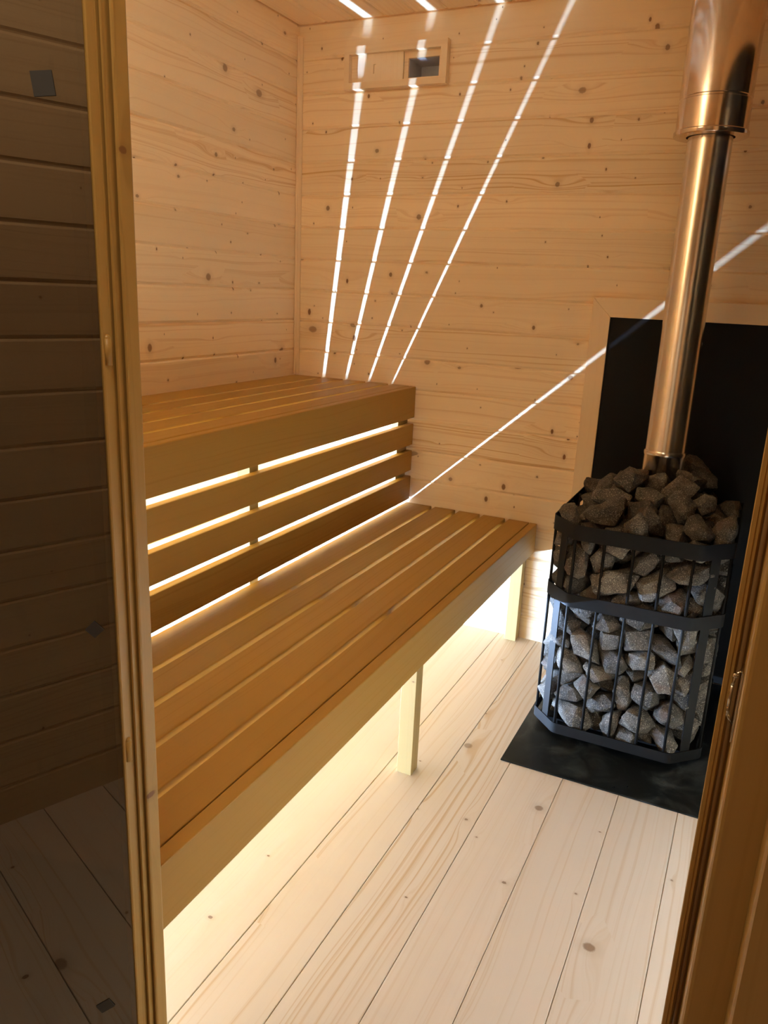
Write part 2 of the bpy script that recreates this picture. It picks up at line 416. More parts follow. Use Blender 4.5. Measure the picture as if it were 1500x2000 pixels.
# roller catch in the latch groove
bm = bmesh.new()
cz = .9267
pts = [(1.6835, -2.0305, cz+.024), (1.6800, -2.034, cz+.020), (1.6788, -2.036, cz+.012), (1.6784, -2.037, cz-.006), (1.6790, -2.036, cz-.014), (1.6835, -2.032, cz-.023)]
for p, q in zip(pts[:-1], pts[1:]): add_cyl(bm, p, q, .0011, n=8)
add_box(bm, 1.6838, 1.6852, -2.050, -2.030, cz-.03, cz+.03)
bmesh.ops.create_uvsphere(bm, u_segments=10, v_segments=8, radius=.0022, matrix=Matrix.Translation((1.6800, -2.036, cz+.021)))
tag(obj('door_catch', bm, m_metal, door), 'small bright metal catch')
for hz in (1.1576, .677):
    bm = bmesh.new(); add_cyl(bm, (1.0338, -2.0350, hz-.018), (1.0338, -2.0350, hz+.010), .0042, n=16)
    bmesh.ops.create_uvsphere(bm, u_segments=14, v_segments=8, radius=.0042, matrix=Matrix.Translation((1.0338, -2.0350, hz+.010)))
    obj('hinge', bm, m_jamb, door)
# leaf: 8 mm glass opened wide, seen from its inner side
lx, ly = -.83/1.00125, -.56/1.00125
nx, ny = -ly, lx      # normal towards the camera side is (+.56,-.83)
def leafbox(s0, s1, o0, o1, z0, z1):
    b = bmesh.new(); B = []
    for z in (z0, z1):
        for s, o in ((s0, o0), (s1, o0), (s1, o1), (s0, o1)):
            B.append(b.verts.new((1.0325+lx*s+nx*o, -2.0430+ly*s+ny*o, z)))
    for q in ((0,3,2,1),(4,5,6,7),(0,1,5,4),(1,2,6,5),(2,3,7,6),(3,0,4,7)): b.faces.new([B[i] for i in q])
    return b
leaf = obj('door_leaf', leafbox(.0005, .640, -.008, 0, .015, 1.885), m_glass, door)
for s, z, rot, w, h in ((.0400, 1.405, .12, .020, .022), (.0236, .8375, .78, .015, .015), (.0397, .288, .55, .020, .014)):
    b = bmesh.new(); add_box(b, -w/2, w/2, -.0006, .0006, -h/2, h/2)
    Mt = Matrix.Translation((1.0325+lx*s+nx*.0008, -2.0430+ly*s+ny*.0008, z)) @ Matrix.Rotation(math.atan2(ly, lx), 4, 'Z') @ Matrix.Rotation(rot, 4, 'Y')
    b.transform(Mt); tag(obj('glass_pad', b, m_pad, door), 'small dark square pad on the glass')

# ------------------------------------------------------------------ LED strip under the benches
led = thing('led_strip', 'white LED light strip lying along the foot of the left wall under the benches', 'light strip', (.025, -1.0, 0))
bm = bmesh.new(); add_box(bm, .018, .030, -1.97, -.02, .0, .0078); obj('profile', bm, m_alu, led)
bm = bmesh.new()
add_cyl(bm, (.024, -1.965, .0120), (.024, -.025, .0120), .0038, n=10)
obj('diffuser', bm, emit('led_glow', LED_COLOR, LED_POWER), led)

# wooden uplight shade on the front wall, above the bench end
sl = thing('sauna_lamp', 'small wooden wall lamp shining up at the ceiling beside the door', 'lamp', (.50, -1.999, 1.64))
bm = bmesh.new()
for k in range(9):
    a_ = PI*k/8; cx_, cy_ = .50+.085*math.cos(a_), -1.915+.0*k+.060*math.sin(a_)
    add_box(bm, cx_-.010, cx_+.010, cy_-.006, cy_+.006, 1.64, 1.80, bev=.001, seg=1)
add_box(bm, .408, .592, -1.998, -1.990, 1.62, 1.82); add_box(bm, .408, .416, -1.990, -1.915, 1.64, 1.80); add_box(bm, .584, .592, -1.990, -1.915, 1.64, 1.80)
obj('lamp_shade', bm, m_trimv, sl)
obj('lamp_base', box(.412, .588, -1.990, -1.862, 1.640, 1.655), m_trimh, sl)
bm = bmesh.new(); add_cyl(bm, (.50, -1.92, 1.655), (.50, -1.92, 1.705), .03, n=24); obj('bulb_socket', bm, m_alu, sl)

# ------------------------------------------------------------------ benches
BY0, BY1 = -1.995, -.004
def bslat(name, x0, x1, z0, z1, parent, m=None, bev=.0022):
    return obj(name, box(x0, x1, BY0, BY1, z0, z1, bev=bev), m or m_bench, parent)
ub = thing('upper_bench', 'high slatted sauna bench along the left wall with deep plain front board', 'bench', (.26, -1.0, 0))
Zu, TH = .8917, .022
for a, b in ((.0002, .1195), (.1345, .2165), (.2315, .3130), (.3280, .4090), (.4240, .4950)):
    bslat('slat', a, b, Zu-TH, Zu, ub)
obj('front_board', box(.4965, .5218, BY0, BY1, .7768, Zu-.0004, bev=.0025), m_bench, ub)
for y in (-.045, -1.01, -1.99): obj('cross_rail', box(.012, .4955, y, y+.04, Zu-TH-.045, Zu-TH-.0005), m_bench_x, ub)
for y in (-1.012, -1.992): obj('post', box(.4560, .4930, y, y+.040, 0, Zu-TH-.046), m_leg, ub)

br = thing('bench_backrest', 'three horizontal boards closing the space between upper and lower bench', 'backrest', (.50, -1.0, .46))
for a, b in ((.6752, .7540), (.5765, .6525), (.4645, .5550)):
    obj('board', box(.4955, .5195, BY0, BY1, a, b, bev=.0022), m_bench, br)
obj('batten', box(.4700, .4950, -.090, -.005, .4690, .7750), m_leg, br)

lb = thing('lower_bench', 'low slatted sauna bench with long front board on square pale legs', 'bench', (.77, -1.0, 0))
Zl = .450
for a, b in ((.5065, .6118), (.6258, .7080), (.7232, .8040), (.8180, .9010), (.9150, .9908)):
    bslat('slat', a, b, Zl-TH, Zl, lb)
obj('front_board', box(.9925, 1.0197, BY0, BY1, .3415, Zl-.0004, bev=.0025), m_bench, lb)
for y in (-.045, -1.00, -1.99): obj('cross_rail', box(.512, .9915, y, y+.04, Zl-TH-.045, Zl-TH-.0005), m_bench_x, lb)
for y in (-.0435, -.9965, -1.990): obj('leg', box(.9505, .9920, y, y+.041, 0, Zl-TH-.046, bev=.0012), m_leg, lb)

# ------------------------------------------------------------------ air vent high on the back wall
av = thing('air_vent', 'wooden sliding air vent high on the back wall', 'air vent', (.387, 0, 1.95))
bm = bmesh.new()
FX0, FX1, FZ0, FZ1 = .197, .5765, 1.8880, 2.0200
IX0, IX1, IZ0, IZ1 = .2165, .5535, 1.9085, 1.9960
for q in ((FX0, FX1, IZ1, FZ1), (FX0, FX1, FZ0, IZ0), (FX0, IX0, IZ0, IZ1), (IX1, FX1, IZ0, IZ1)):
    add_box(bm, q[0], q[1], -.0270, -.0002, q[2], q[3])
obj('frame', bm, m_trimh, av)
bm = bmesh.new()
for q in ((IX0, HX0, IZ0, IZ1), (HX1, IX1, IZ0, IZ1), (HX0, HX1, IZ0, HZ0), (HX0, HX1, HZ1, IZ1)):
    add_box(bm, q[0], q[1], -.0055, -.0003, q[2], q[3])
obj('backing', bm, m_trimh, av)
bm = bmesh.new()
sx0, sx1 = .2440, .4150
gx, gw, gz0, gz1 = .3080, .0042, 1.9350, 1.9640
for q in ((sx0, gx-gw, IZ0+.0005, IZ1-.0005), (gx+gw, sx1, IZ0+.0005, IZ1-.0005), (gx-gw, gx+gw, IZ0+.0005, gz0), (gx-gw, gx+gw, gz1, IZ1-.0005)):
    add_box(bm, q[0], q[1], -.0135, -.0070, q[2], q[3])
add_box(bm, sx0, sx1, -.0085, -.0065, IZ0+.0005, IZ1-.0005)
obj('slider', bm, m_slider, av)
bm = bmesh.new()
e = .0008
for q in ((HX0+e, HX0+2*e, .0, .10, HZ0+e, HZ1-e), (HX1-2*e, HX1-e, .0, .10, HZ0+e, HZ1-e), (HX0+e, HX1-e, .0, .10, HZ0+e, HZ0+2*e), (HX0+e, HX1-e, .0, .10, HZ1-2*e, HZ1-e), (HX0+e, HX1-e, .10, .102, HZ0+e, HZ1-e)):
    add_box(bm, *q)
tag(obj('duct', bm, m_duct, av), 'grey duct seen through the open vent hole')

# ------------------------------------------------------------------ heat panel behind the stove, in a mitred frame
hp = thing('heat_panel', 'black heat shield panel in a mitred wooden frame behind the stove', 'heat shield', (1.437, 0, .6))
TX0, TX1, TZ, TW = 1.1318, 1.8020, 1.2350, .0597
def frame_bar(pts, m):
    b = bmesh.new(); add_prism(b, pts, 1, -.0225, -.0004)
    bmesh.ops.bevel(b, geom=[ed for ed in b.edges], offset=.0012, segments=1, affect='EDGES')
    return obj('frame_board', b, m, hp)
# rebated boards: front faces mitred at the corner
frame_bar([(TX0, .004), (TX0+TW, .004), (TX0+TW, TZ-TW), (TX0, TZ)], m_trimv)
frame_bar([(TX0+.0006, TZ), (TX0+TW+.0003, TZ-TW), (TX1-TW-.0003, TZ-TW), (TX1-.0006, TZ)], m_trimh)
frame_bar([(TX1, .004), (TX1, TZ), (TX1-TW, TZ-TW), (TX1-TW, .004)], m_trimv)
obj('panel', box(TX0+TW-.002, TX1-TW+.002, -.0140, -.0006, .004, TZ-TW+.002), m_panel, hp)

# ------------------------------------------------------------------ hearth plate, stove, flue
obj_h = obj('hearth_plate', box(1.178, 1.800, -.8091, -.0240, .0002, .0042, bev=.0008, seg=1), m_hearth)
tag(obj_h, 'glossy black hearth plate on the floor under the stove', 'hearth plate')

SX0, SX1, SY0, SY1, CH = 1.2050, 1.6680, -.6430, -.1050, .073
st = thing('sauna_stove', 'black steel sauna stove with a barred cage full of stones', 'stove', (1.437, -.37, .004))
def ring(o):   # outline of the cage at offset o outwards
    k = o*math.tan(PI/8)
    return [(SX0-o, SY1+o), (SX0-o, SY0+CH-k), (SX0+CH-k, SY0-o), (SX1-CH+k, SY0-o), (SX1+o, SY0+CH-k), (SX1+o, SY1+o)]
def rounded(pts, r=.012, n=5):
    out = []
    m = len(pts)
    for i in range(m):
        p0, p, p1 = Vector(pts[i-1]), Vector(pts[i]), Vector(pts[(i+1) % m])
        a = p+(p0-p).normalized()*r; b = p+(p1-p).normalized()*r
        for k in range(n+1):
            t = k/n; out.append(tuple(a*(1-t)**2 + p*2*t*(1-t) + b*t*t))
    return out
def band(z0, z1, o0=.0, th=.003):
    bm = bmesh.new(); A = rounded(ring(o0+th)); B = rounded(ring(o0)); n = len(A)
    lay = [[bm.verts.new((x, y, z)) for x, y in P] for P, z in ((A, z0), (A, z1), (B, z1), (B, z0))]
    for k in range(4):
        a, b = lay[k], lay[(k+1) % 4]
        for i in range(n): bm.faces.new((a[i], a[(i+1) % n], b[(i+1) % n], b[i]))
    o = obj('band', bm, m_black, st); sharp(o, 30); return o
band(.0300, .0605); band(.4195, .4560); band(.6100, .6515)
def rod(x, y, z0=.033, z1=.648):
    bm = bmesh.new(); add_cyl(bm, (x, y, z0), (x, y, z1), .0040, n=12); obj('bar', bm, m_black, st)
for x in (1.2800, 1.3575, 1.4320, 1.5055, 1.5790): rod(x, SY0+.0045)
for y in (-.568, -.470, -.375, -.280, -.185, -.110):
    rod(SX0+.0045, y); rod(SX1-.0045, y)
for x in (1.30, 1.39, 1.48, 1.57): rod(x, SY1-.0045)
for sx, cx in ((1, SX0), (-1, SX1)):     # flat uprights on the two cut corners
    d = Vector((sx, -1)).normalized(); mid = Vector((cx, SY0+CH)) + Vector((sx, -1))*CH*.52; nrm = Vector((-sx, -1)).normalized()
    for z0, z1 in ((.0325, .6490),):
        bm = bmesh.new(); B = []
        for z in (z0, z1):
            for a_, o_ in ((-.0145, -.0005), (.0145, -.0005), (.0145, -.0035), (-.0145, -.0035)):
                p = mid + d*a_ + nrm*o_; B.append(bm.verts.new((p.x, p.y, z)))
        for q in ((0,3,2,1),(4,5,6,7),(0,1,5,4),(1,2,6,5),(2,3,7,6),(3,0,4,7)): bm.faces.new([B[i] for i in q])
        obj('flat_upright', bm, m_black, st)
obj('base_tray', box(SX0+.012, SX1-.012, SY0+.078, SY1-.004, .026, .032), m_black, st)
for x in (1.26, 1.61):
    for y in (-.54, -.15): obj('foot', box(x-.012, x+.012, y-.012, y+.012, .0044, .0265), m_black, st)
obj('firebox', box(1.328, 1.547, -.512, -.143, .0325, .597, bev=.01), m_black, st)
bm = bmesh.new(); add_cyl(bm, (1.438, -.26, .597), (1.438, -.26, .64), .060, n=32); obj('flue_collar', bm, m_black, st)

PX, PY = 1.438, -.260
fp = thing('flue_pipe', 'stainless steel flue pipe rising from the stove into a wider sleeve', 'flue pipe', (PX, PY, .64))
R1, R2 = .0575, .0905
bm = add_lathe(bmesh.new(), [(R1, .8120), (R1-.0008, .8135), (R1-.0008, 1.72), (R1-.002, 1.72), (R1-.002, .8120)], PX, PY); sharp(obj('pipe', bm, m_steel, fp))
bm = add_lathe(bmesh.new(), [(R1+.0015, .641), (R1+.0015, .7960), (R1+.0030, .7990), (R1+.0030, .8075), (R1+.0012, .8118), (R1-.0022, .8118), (R1-.0022, .641)], PX, PY)
sharp(obj('socket', bm, m_steel, fp))
bm = add_lathe(bmesh.new(), [(R2, 1.6660), (R2, 1.7380), (R2-.0022, 1.7400), (R2-.0022, 1.7440), (R2, 1.7460), (R2, 2.106), (R2-.003, 2.106), (R2-.003, 1.6660)], PX, PY)
sharp(obj('insulated_sleeve', bm, m_steel2, fp))
bm = add_lathe(bmesh.new(), [(R1+.004, 1.6530), (R2+.0030, 1.6530), (R2+.0042, 1.6550), (R2+.0042, 1.6640), (R2+.0015, 1.6665), (R1+.004, 1.6665)], PX, PY)
sharp(obj('sleeve_end_ring', bm, m_steel2, fp))

# ------------------------------------------------------------------ stones
def stone_mesh(k, sub=True):
    r = random.Random(900 + k)
    bm = bmesh.new()
    a, b, c = .052*r.uniform(.82,1.15), .037*r.uniform(.85,1.12), .029*r.uniform(.8,1.15)
    n = r.choice([9, 10, 11, 13, 15])
    for i in range(n):
        z = 1-2*(i+.5)/n + r.uniform(-.12,.12); z = max(-1, min(1, z))
        t = i*2.39996 + r.uniform(-.5,.5); q = math.sqrt(1-z*z); s = r.uniform(.86,1.12)
        bm.verts.new((a*s*q*math.cos(t), b*s*q*math.sin(t), c*s*z))
    res = bmesh.ops.convex_hull(bm, input=list(bm.verts))
    bmesh.ops.delete(bm, geom=[v for v in bm.verts if not v.link_faces], context='VERTS')
    bmesh.ops.dissolve_limit(bm, angle_limit=.3, verts=bm.verts[:], edges=bm.edges[:])
    if sub:
        bmesh.ops.bevel(bm, geom=bm.edges[:], offset=.0022, segments=2, affect='EDGES', profile=.6, clamp_overlap=True)
        bmesh.ops.triangulate(bm, faces=bm.faces[:])
        bmesh.ops.subdivide_edges(bm, edges=[e for e in bm.edges if e.calc_length() > .014], cuts=2, use_grid_fill=True)
        bm.normal_update()
        for v in bm.verts:
            p = v.co*60 + Vector((k*7.3, 0, 0)); p2 = v.co*190 + Vector((k*3.1, 5, 0))
            v.co += v.normal*(noise.noise(p)*.0026 + noise.noise(p2)*.0011)
    me = bpy.data.meshes.new('stone'); bm.to_mesh(me); bm.free()
    return me

# model, x, y, z, rotation x y z, size, where it lies
STONES = [
(0,1.6373,-0.3716,0.0815,-0.65,1.16,2.88,1.14,''), (1,1.2357,-0.3641,0.0735,0.08,-0.95,-2.88,1.16,''), (2,1.6105,-0.2185,0.0652,-0.4,0.04,-0.91,1.23,''),
(3,1.5746,-0.5947,0.0731,2.63,0.77,-0.37,1.36,'grey stone below the middle band, between fourth and fifth bars, lowest there'), (4,1.2492,-0.4504,0.0619,0.92,-0.08,1.96,1.24,''), (5,1.231,-0.238,0.0731,1.7,0.91,-1.23,1.01,''),
(6,1.5071,-0.5524,0.0671,-0.62,2.05,0.91,1.22,'grey stone below the middle band, between fourth and fifth bars, twelfth down there'), (7,1.2896,-0.5395,0.0717,0.59,0.38,3.03,1.26,'grey stone below the middle band, between first and second bars, fourteenth down there'), (8,1.5981,-0.5032,0.0647,0.18,0.04,-0.88,1.36,'grey stone below the middle band, between fifth bar and right flat upright, lowest there'),
(9,1.3862,-0.5564,0.0708,-2.97,-0.04,1.06,1.32,'grey stone below the middle band, between second and third bars, ninth down there'), (10,1.2862,-0.1409,0.0723,-2.32,-0.77,0.42,1.09,''), (11,1.5883,-0.4176,0.0595,0.25,0.24,0.75,1.18,''),
(12,1.6004,-0.292,0.0685,1.4,-0.09,-0.51,1.12,''), (13,1.2859,-0.2068,0.0892,-0.62,0.37,-1.95,1.27,''), (0,1.4696,-0.6037,0.0626,0.94,0.08,-1.08,1.13,'grey stone below the middle band, between third and fourth bars, lowest there'),
(1,1.3262,-0.6082,0.0805,-1.44,0.41,-0.29,1.3,'grey stone below the middle band, between first and second bars, lowest there'), (2,1.5979,-0.5431,0.1175,0.03,0.14,-0.42,1.34,'grey stone below the middle band, between fifth bar and right flat upright, sixth down there'), (3,1.2984,-0.4252,0.0655,1.33,-2.52,-0.79,1.05,''),
(4,1.6108,-0.1333,0.0726,2.58,-0.45,-0.1,1.26,''), (5,1.5931,-0.357,0.1099,-0.26,0.76,2.41,1.31,''), (6,1.6374,-0.4849,0.1164,-2.2,-0.15,-0.58,1.19,'grey stone below the middle band, right of the right flat upright, lowest there'),
(7,1.4315,-0.6098,0.0919,0.04,-1.38,-0.25,1.14,'grey stone below the middle band, between second and third bars, lowest there'), (8,1.27,-0.3134,0.0811,0.93,-2.6,-0.16,1.32,''), (9,1.2926,-0.469,0.1077,0.17,-0.43,-2.29,1.07,''),
(10,1.6115,-0.5082,0.1776,-0.97,0.3,2.71,1.37,'grey stone below the middle band, right of the right flat upright, seventh down there'), (11,1.2462,-0.5422,0.121,0.84,0.93,-2.84,1.36,'grey stone below the middle band, between left flat upright and first bar, lowest there'), (12,1.3198,-0.573,0.1425,0.32,3,0.63,1.3,'grey stone below the middle band, between first and second bars, thirteenth down there'),
(13,1.4966,-0.6111,0.1213,-2.38,0.04,0.49,1.24,'grey stone below the middle band, between third and fourth bars, tenth down there'), (0,1.297,-0.284,0.1157,0.68,-2.61,0.98,1.08,''), (1,1.2988,-0.3742,0.0889,1.75,0.36,0.95,1.02,''),
(2,1.626,-0.2132,0.136,0.07,2.43,0.99,1.18,''), (3,1.6376,-0.1869,0.0994,-1.18,2.53,0.46,1,''), (4,1.6174,-0.2895,0.1263,2.78,-0.21,-0.47,1.14,''),
(5,1.3958,-0.5951,0.1339,0.18,-0.46,-0.92,1.22,'grey stone below the middle band, between second and third bars, eighth down there'), (6,1.638,-0.4266,0.0938,-0.26,0.63,0.03,1.14,''), (7,1.2396,-0.1603,0.0936,0.41,0.68,-3.03,1.23,''),
(8,1.2957,-0.5697,0.1892,2.77,-0.35,0.51,1.37,'grey stone below the middle band, between first and second bars, eleventh down there'), (9,1.5953,-0.1456,0.1446,0.1,2.98,0.06,1.37,''), (10,1.2481,-0.132,0.1572,3.01,0.62,0.04,1.11,''),
(11,1.6072,-0.2159,0.1874,-2.42,0.64,-0.87,1.3,''), (12,1.2454,-0.4225,0.1323,0.03,0.35,1.59,1.3,''), (13,1.5685,-0.6035,0.1551,-0.06,-0.06,-0.72,1.23,'grey stone below the middle band, between fourth and fifth bars, eleventh down there'),
(0,1.2324,-0.2519,0.1332,-1.69,0.46,-1.5,1.29,''), (1,1.4577,-0.547,0.1174,2.78,0.81,1,1.18,'grey stone below the middle band, between third and fourth bars, ninth down there'), (2,1.3953,-0.5427,0.169,0.04,-2.05,1.09,1.17,'grey stone below the middle band, between second and third bars, seventh down there'),
(3,1.285,-0.3379,0.1383,-0.44,2.46,0.28,1.16,''), (4,1.6323,-0.4232,0.1662,3.03,-0.16,1.33,1.15,''), (5,1.6302,-0.3318,0.1784,-0.58,-0.63,2.05,1.03,''),
(6,1.352,-0.6117,0.1841,-1.19,2.44,0.08,1.03,'grey stone below the middle band, between first and second bars, twelfth down there'), (7,1.2388,-0.5583,0.2201,-2.42,0.44,-1.03,1.27,'grey stone below the middle band, left of the left flat upright, second down there'), (8,1.5119,-0.5507,0.1609,-2.33,-0.06,0.6,1.08,'grey stone below the middle band, between fourth and fifth bars, tenth down there'),
(9,1.2907,-0.2345,0.1655,-1.18,2.38,0.19,1.35,''), (10,1.2453,-0.5077,0.1736,1.22,0.59,2.48,1.02,'grey stone below the middle band, left of the left flat upright, lowest there'), (11,1.5904,-0.1447,0.2125,-2.03,1.39,-1.14,1.28,''),
(12,1.5884,-0.3954,0.1853,0.62,2.58,0.9,1.19,''), (13,1.6296,-0.4556,0.2207,0.42,0.06,-1.34,1.24,''), (0,1.601,-0.5706,0.1977,-3.09,-0,-0.84,1.21,'grey stone below the middle band, between fifth bar and right flat upright, fifth down there'),
(1,1.5798,-0.286,0.1809,2.25,0.28,-1.56,1.14,''), (2,1.28,-0.3059,0.2072,-0.09,2.28,0.91,1.25,''), (3,1.2992,-0.163,0.1752,-1.85,-0.54,1.62,1.18,''),
(4,1.2954,-0.5226,0.2436,2.44,0.58,1.58,1.13,'grey stone below the middle band, between first and second bars, seventh down there'), (5,1.6377,-0.3368,0.233,2.62,0.26,-1.43,1.05,''), (6,1.6319,-0.1429,0.2734,-0.04,0.11,1.86,1.2,''),
(7,1.2218,-0.1717,0.2052,1.22,-0.65,1.65,1.01,''), (8,1.6374,-0.5205,0.2391,-0.14,-0.43,1.06,1,'grey stone below the middle band, right of the right flat upright, sixth down there'), (9,1.5808,-0.4177,0.2296,0.01,-0.46,1.42,1.04,'grey stone below the middle band, between fourth and fifth bars, sixth down there'),
(10,1.3814,-0.606,0.2298,0.3,-2.93,0.61,1.06,'grey stone below the middle band, between second and third bars, sixth down there'), (11,1.5841,-0.454,0.2804,-0.57,-2.96,0.36,1.18,'grey stone below the middle band, between fourth and fifth bars, second down there'), (12,1.2965,-0.4593,0.1734,2.19,-0.41,-1.67,1.26,'grey stone below the middle band, between first and second bars, ninth down there'),
(13,1.235,-0.2467,0.2038,0.76,-0.29,-1.03,1.26,''), (0,1.4498,-0.539,0.1916,-2.74,0.57,-0.53,1.03,'grey stone below the middle band, between third and fourth bars, seventh down there'), (1,1.2347,-0.3613,0.166,-0.9,0.31,1.67,1.11,''),
(2,1.3315,-0.3532,0.6598,1.01,-0.68,1.9,1.21,'dark brown-grey stone on the heap, row fourth from the front rim, second from left'), (3,1.2982,-0.3769,0.2032,2.01,0.37,1.54,1.34,''), (4,1.5978,-0.2697,0.2332,-3.04,0.08,0.8,1.15,''),
(5,1.232,-0.4667,0.2101,-0.35,0.42,0.96,1.01,''), (6,1.4023,-0.5456,0.2451,0.76,0.38,-2.71,1.03,'grey stone below the middle band, between second and third bars, fifth down there'), (7,1.2891,-0.2828,0.3173,0.64,-0.53,-2.31,1.33,''),
(8,1.401,-0.4491,0.6261,-2.7,0.05,0.81,1.14,'dark brown-grey stone on the heap, row second from the front rim, fifth from left'), (9,1.514,-0.6029,0.1983,2.22,-0.26,-1.81,1.31,'grey stone below the middle band, between fourth and fifth bars, ninth down there'), (10,1.5772,-0.2121,0.273,2.11,0.72,1.7,1.31,''),
(11,1.264,-0.1292,0.2281,0,-1.34,1.82,1.16,''), (12,1.2913,-0.5835,0.4773,-1.64,-0.2,0.97,1.08,'grey stone above the middle band, between first and second bars, ninth down there'), (13,1.6291,-0.5456,0.3378,-2.59,-0.78,1.17,1.29,'grey stone below the middle band, right of the right flat upright, fourth down there'),
(0,1.6401,-0.4936,0.2968,-0.62,-2.44,-1.65,1.17,'grey stone below the middle band, right of the right flat upright, fifth down there'), (1,1.2936,-0.6123,0.2443,-1.79,-2.47,-0.15,1.1,'grey stone below the middle band, between first and second bars, tenth down there'), (2,1.6368,-0.2221,0.2629,-2.09,-0.33,-1.99,1.02,''),
(3,1.2285,-0.3255,0.2172,-0.7,-0.11,1.46,1.09,''), (4,1.2346,-0.2323,0.2998,-0.56,-1.33,-2.32,1.31,''), (5,1.5895,-0.5028,0.4024,0.7,-2.05,-1.78,1.17,''),
(6,1.334,-0.4572,0.6258,0.68,3.02,-0.81,1.18,'dark brown-grey stone on the heap, row nearest the front rim, fourth from left'), (7,1.5962,-0.313,0.2875,3.06,0.47,-0.61,1.37,''), (8,1.5895,-0.5598,0.2507,1.06,0.3,-1.26,1.37,'grey stone below the middle band, between fifth bar and right flat upright, fourth down there'),
(9,1.2393,-0.5156,0.2799,1.2,0.35,2.16,1.08,'grey stone below the middle band, between left flat upright and first bar, second down there'), (10,1.2538,-0.5828,0.2854,-0.13,-0.52,-0.81,1.09,'grey stone below the middle band, between left flat upright and first bar, third down there'), (11,1.5938,-0.141,0.3275,-0.88,3.04,0.07,1.23,''),
(12,1.4509,-0.6075,0.1876,-3.06,1.34,0.07,1.06,'grey stone below the middle band, between third and fourth bars, eighth down there'), (13,1.5875,-0.5013,0.3134,0.83,-2.17,-1.17,1.12,'grey stone below the middle band, between fourth and fifth bars, third down there'), (0,1.4779,-0.5717,0.2337,-1.53,-0.46,-1.83,1,'grey stone below the middle band, between third and fourth bars, sixth down there'),
(1,1.2755,-0.1966,0.222,0.73,-0.11,-0.01,1.01,''), (2,1.2339,-0.3943,0.2302,0.37,1.15,0.42,1.11,''), (3,1.454,-0.5531,0.2724,-2.41,-0.65,-1.14,1.27,'grey stone below the middle band, between third and fourth bars, fourth down there'),
(4,1.2888,-0.1808,0.2787,1.05,0.01,-1.85,1.29,''), (5,1.6119,-0.2074,0.3448,0.21,-0.02,-0.77,1.28,''), (6,1.5385,-0.6069,0.2646,1.63,-0.3,-1.02,1.37,'grey stone below the middle band, between fourth and fifth bars, seventh down there'),
(7,1.2365,-0.3535,0.2853,-0.27,-2.14,0.12,1.25,''), (8,1.3706,-0.3311,0.7279,-0.24,-0.2,1.89,1.26,'dark brown-grey stone on the heap, row farthest from the front rim, second from left'), (9,1.2793,-0.3054,0.2643,2.02,2.39,-0.03,1.12,''),
(10,1.6075,-0.4286,0.3392,0.3,0.22,-0.04,1.29,'grey stone below the middle band, right of the right flat upright, third down there'), (11,1.2896,-0.4227,0.3754,2.19,0.17,1.47,1.28,''), (12,1.635,-0.5216,0.4379,0.25,-1.88,-1.64,1.11,'grey stone above the middle band, right of the right flat upright, lowest there'),
(13,1.6272,-0.3977,0.2787,-1.15,0.89,0.55,1.21,''), (0,1.4066,-0.6022,0.2787,1.41,0.22,-0.71,1.26,'grey stone below the middle band, between second and third bars, fourth down there'), (1,1.6397,-0.284,0.3197,-3.02,0.1,1.47,1.12,''),
(2,1.2689,-0.1502,0.3321,-2.49,-0.62,-0.31,1.22,''), (3,1.341,-0.5653,0.2624,1.51,0.11,0.92,1.21,'grey stone below the middle band, between first and second bars, eighth down there'), (4,1.5162,-0.5437,0.2893,2.62,0.9,-0.21,1.07,'grey stone below the middle band, between fourth and fifth bars, fifth down there'),
(5,1.6023,-0.5838,0.3751,-0.01,-2.22,-2.12,1.09,'grey stone below the middle band, between fifth bar and right flat upright, second down there'), (6,1.6336,-0.3602,0.3189,-1.98,-0.95,0.76,1.05,'grey stone below the middle band, right of the right flat upright, second down there'), (7,1.3625,-0.5382,0.3327,0.93,1.9,-0.28,1.36,'grey stone below the middle band, between first and second bars, fourth down there'),
(8,1.5191,-0.54,0.2179,0.47,-0.97,-2.37,1.07,'grey stone below the middle band, between fourth and fifth bars, eighth down there'), (9,1.2897,-0.3973,0.263,0.21,-0.06,-2.41,1.03,'grey stone below the middle band, between first and second bars, third down there'), (10,1.2522,-0.1938,0.3608,-0.28,-0.55,2.55,1.08,''),
(11,1.2832,-0.5605,0.3402,0.36,-2.74,-1.18,1.21,'grey stone below the middle band, between first and second bars, second down there'), (12,1.2853,-0.4583,0.2516,-0.38,0.95,1.8,1.17,'grey stone below the middle band, between first and second bars, fifth down there'), (13,1.4902,-0.6161,0.2967,0.63,0.37,2.83,1.01,'grey stone below the middle band, between third and fourth bars, fifth down there'),
(0,1.5953,-0.2759,0.3572,-0.23,2.72,0.07,1.07,''), (1,1.5859,-0.2081,0.4021,1.73,-0.41,2.23,1.32,''), (2,1.249,-0.3567,0.3834,-0.76,-0.98,-0.98,1.38,''),
(3,1.4277,-0.5898,0.4539,2.98,-0,0.78,1.37,'grey stone above the middle band, between third and fourth bars, third down there'), (4,1.2379,-0.4473,0.2972,2.18,1.15,0.94,1.11,''), (5,1.2901,-0.3625,0.3121,1.59,-0.2,-1.16,1.14,''),
(6,1.4687,-0.6037,0.3479,1.18,2.79,-0.03,1.37,'grey stone below the middle band, between third and fourth bars, second down there'), (7,1.5863,-0.5914,0.305,2.23,-0.23,1.95,1.01,'grey stone below the middle band, between fifth bar and right flat upright, third down there'), (8,1.2992,-0.4332,0.4616,1.4,0.24,1.69,1.29,'grey stone above the middle band, between first and second bars, eighth down there'),
(9,1.2942,-0.3216,0.3741,-2.6,0.19,-0.27,1.04,''), (10,1.3099,-0.5542,0.4053,-2.91,0.93,-0.79,1.37,'grey stone below the middle band, between first and second bars, topmost there'), (11,1.5926,-0.3235,0.3485,0.84,-1.16,0.99,1.05,''),
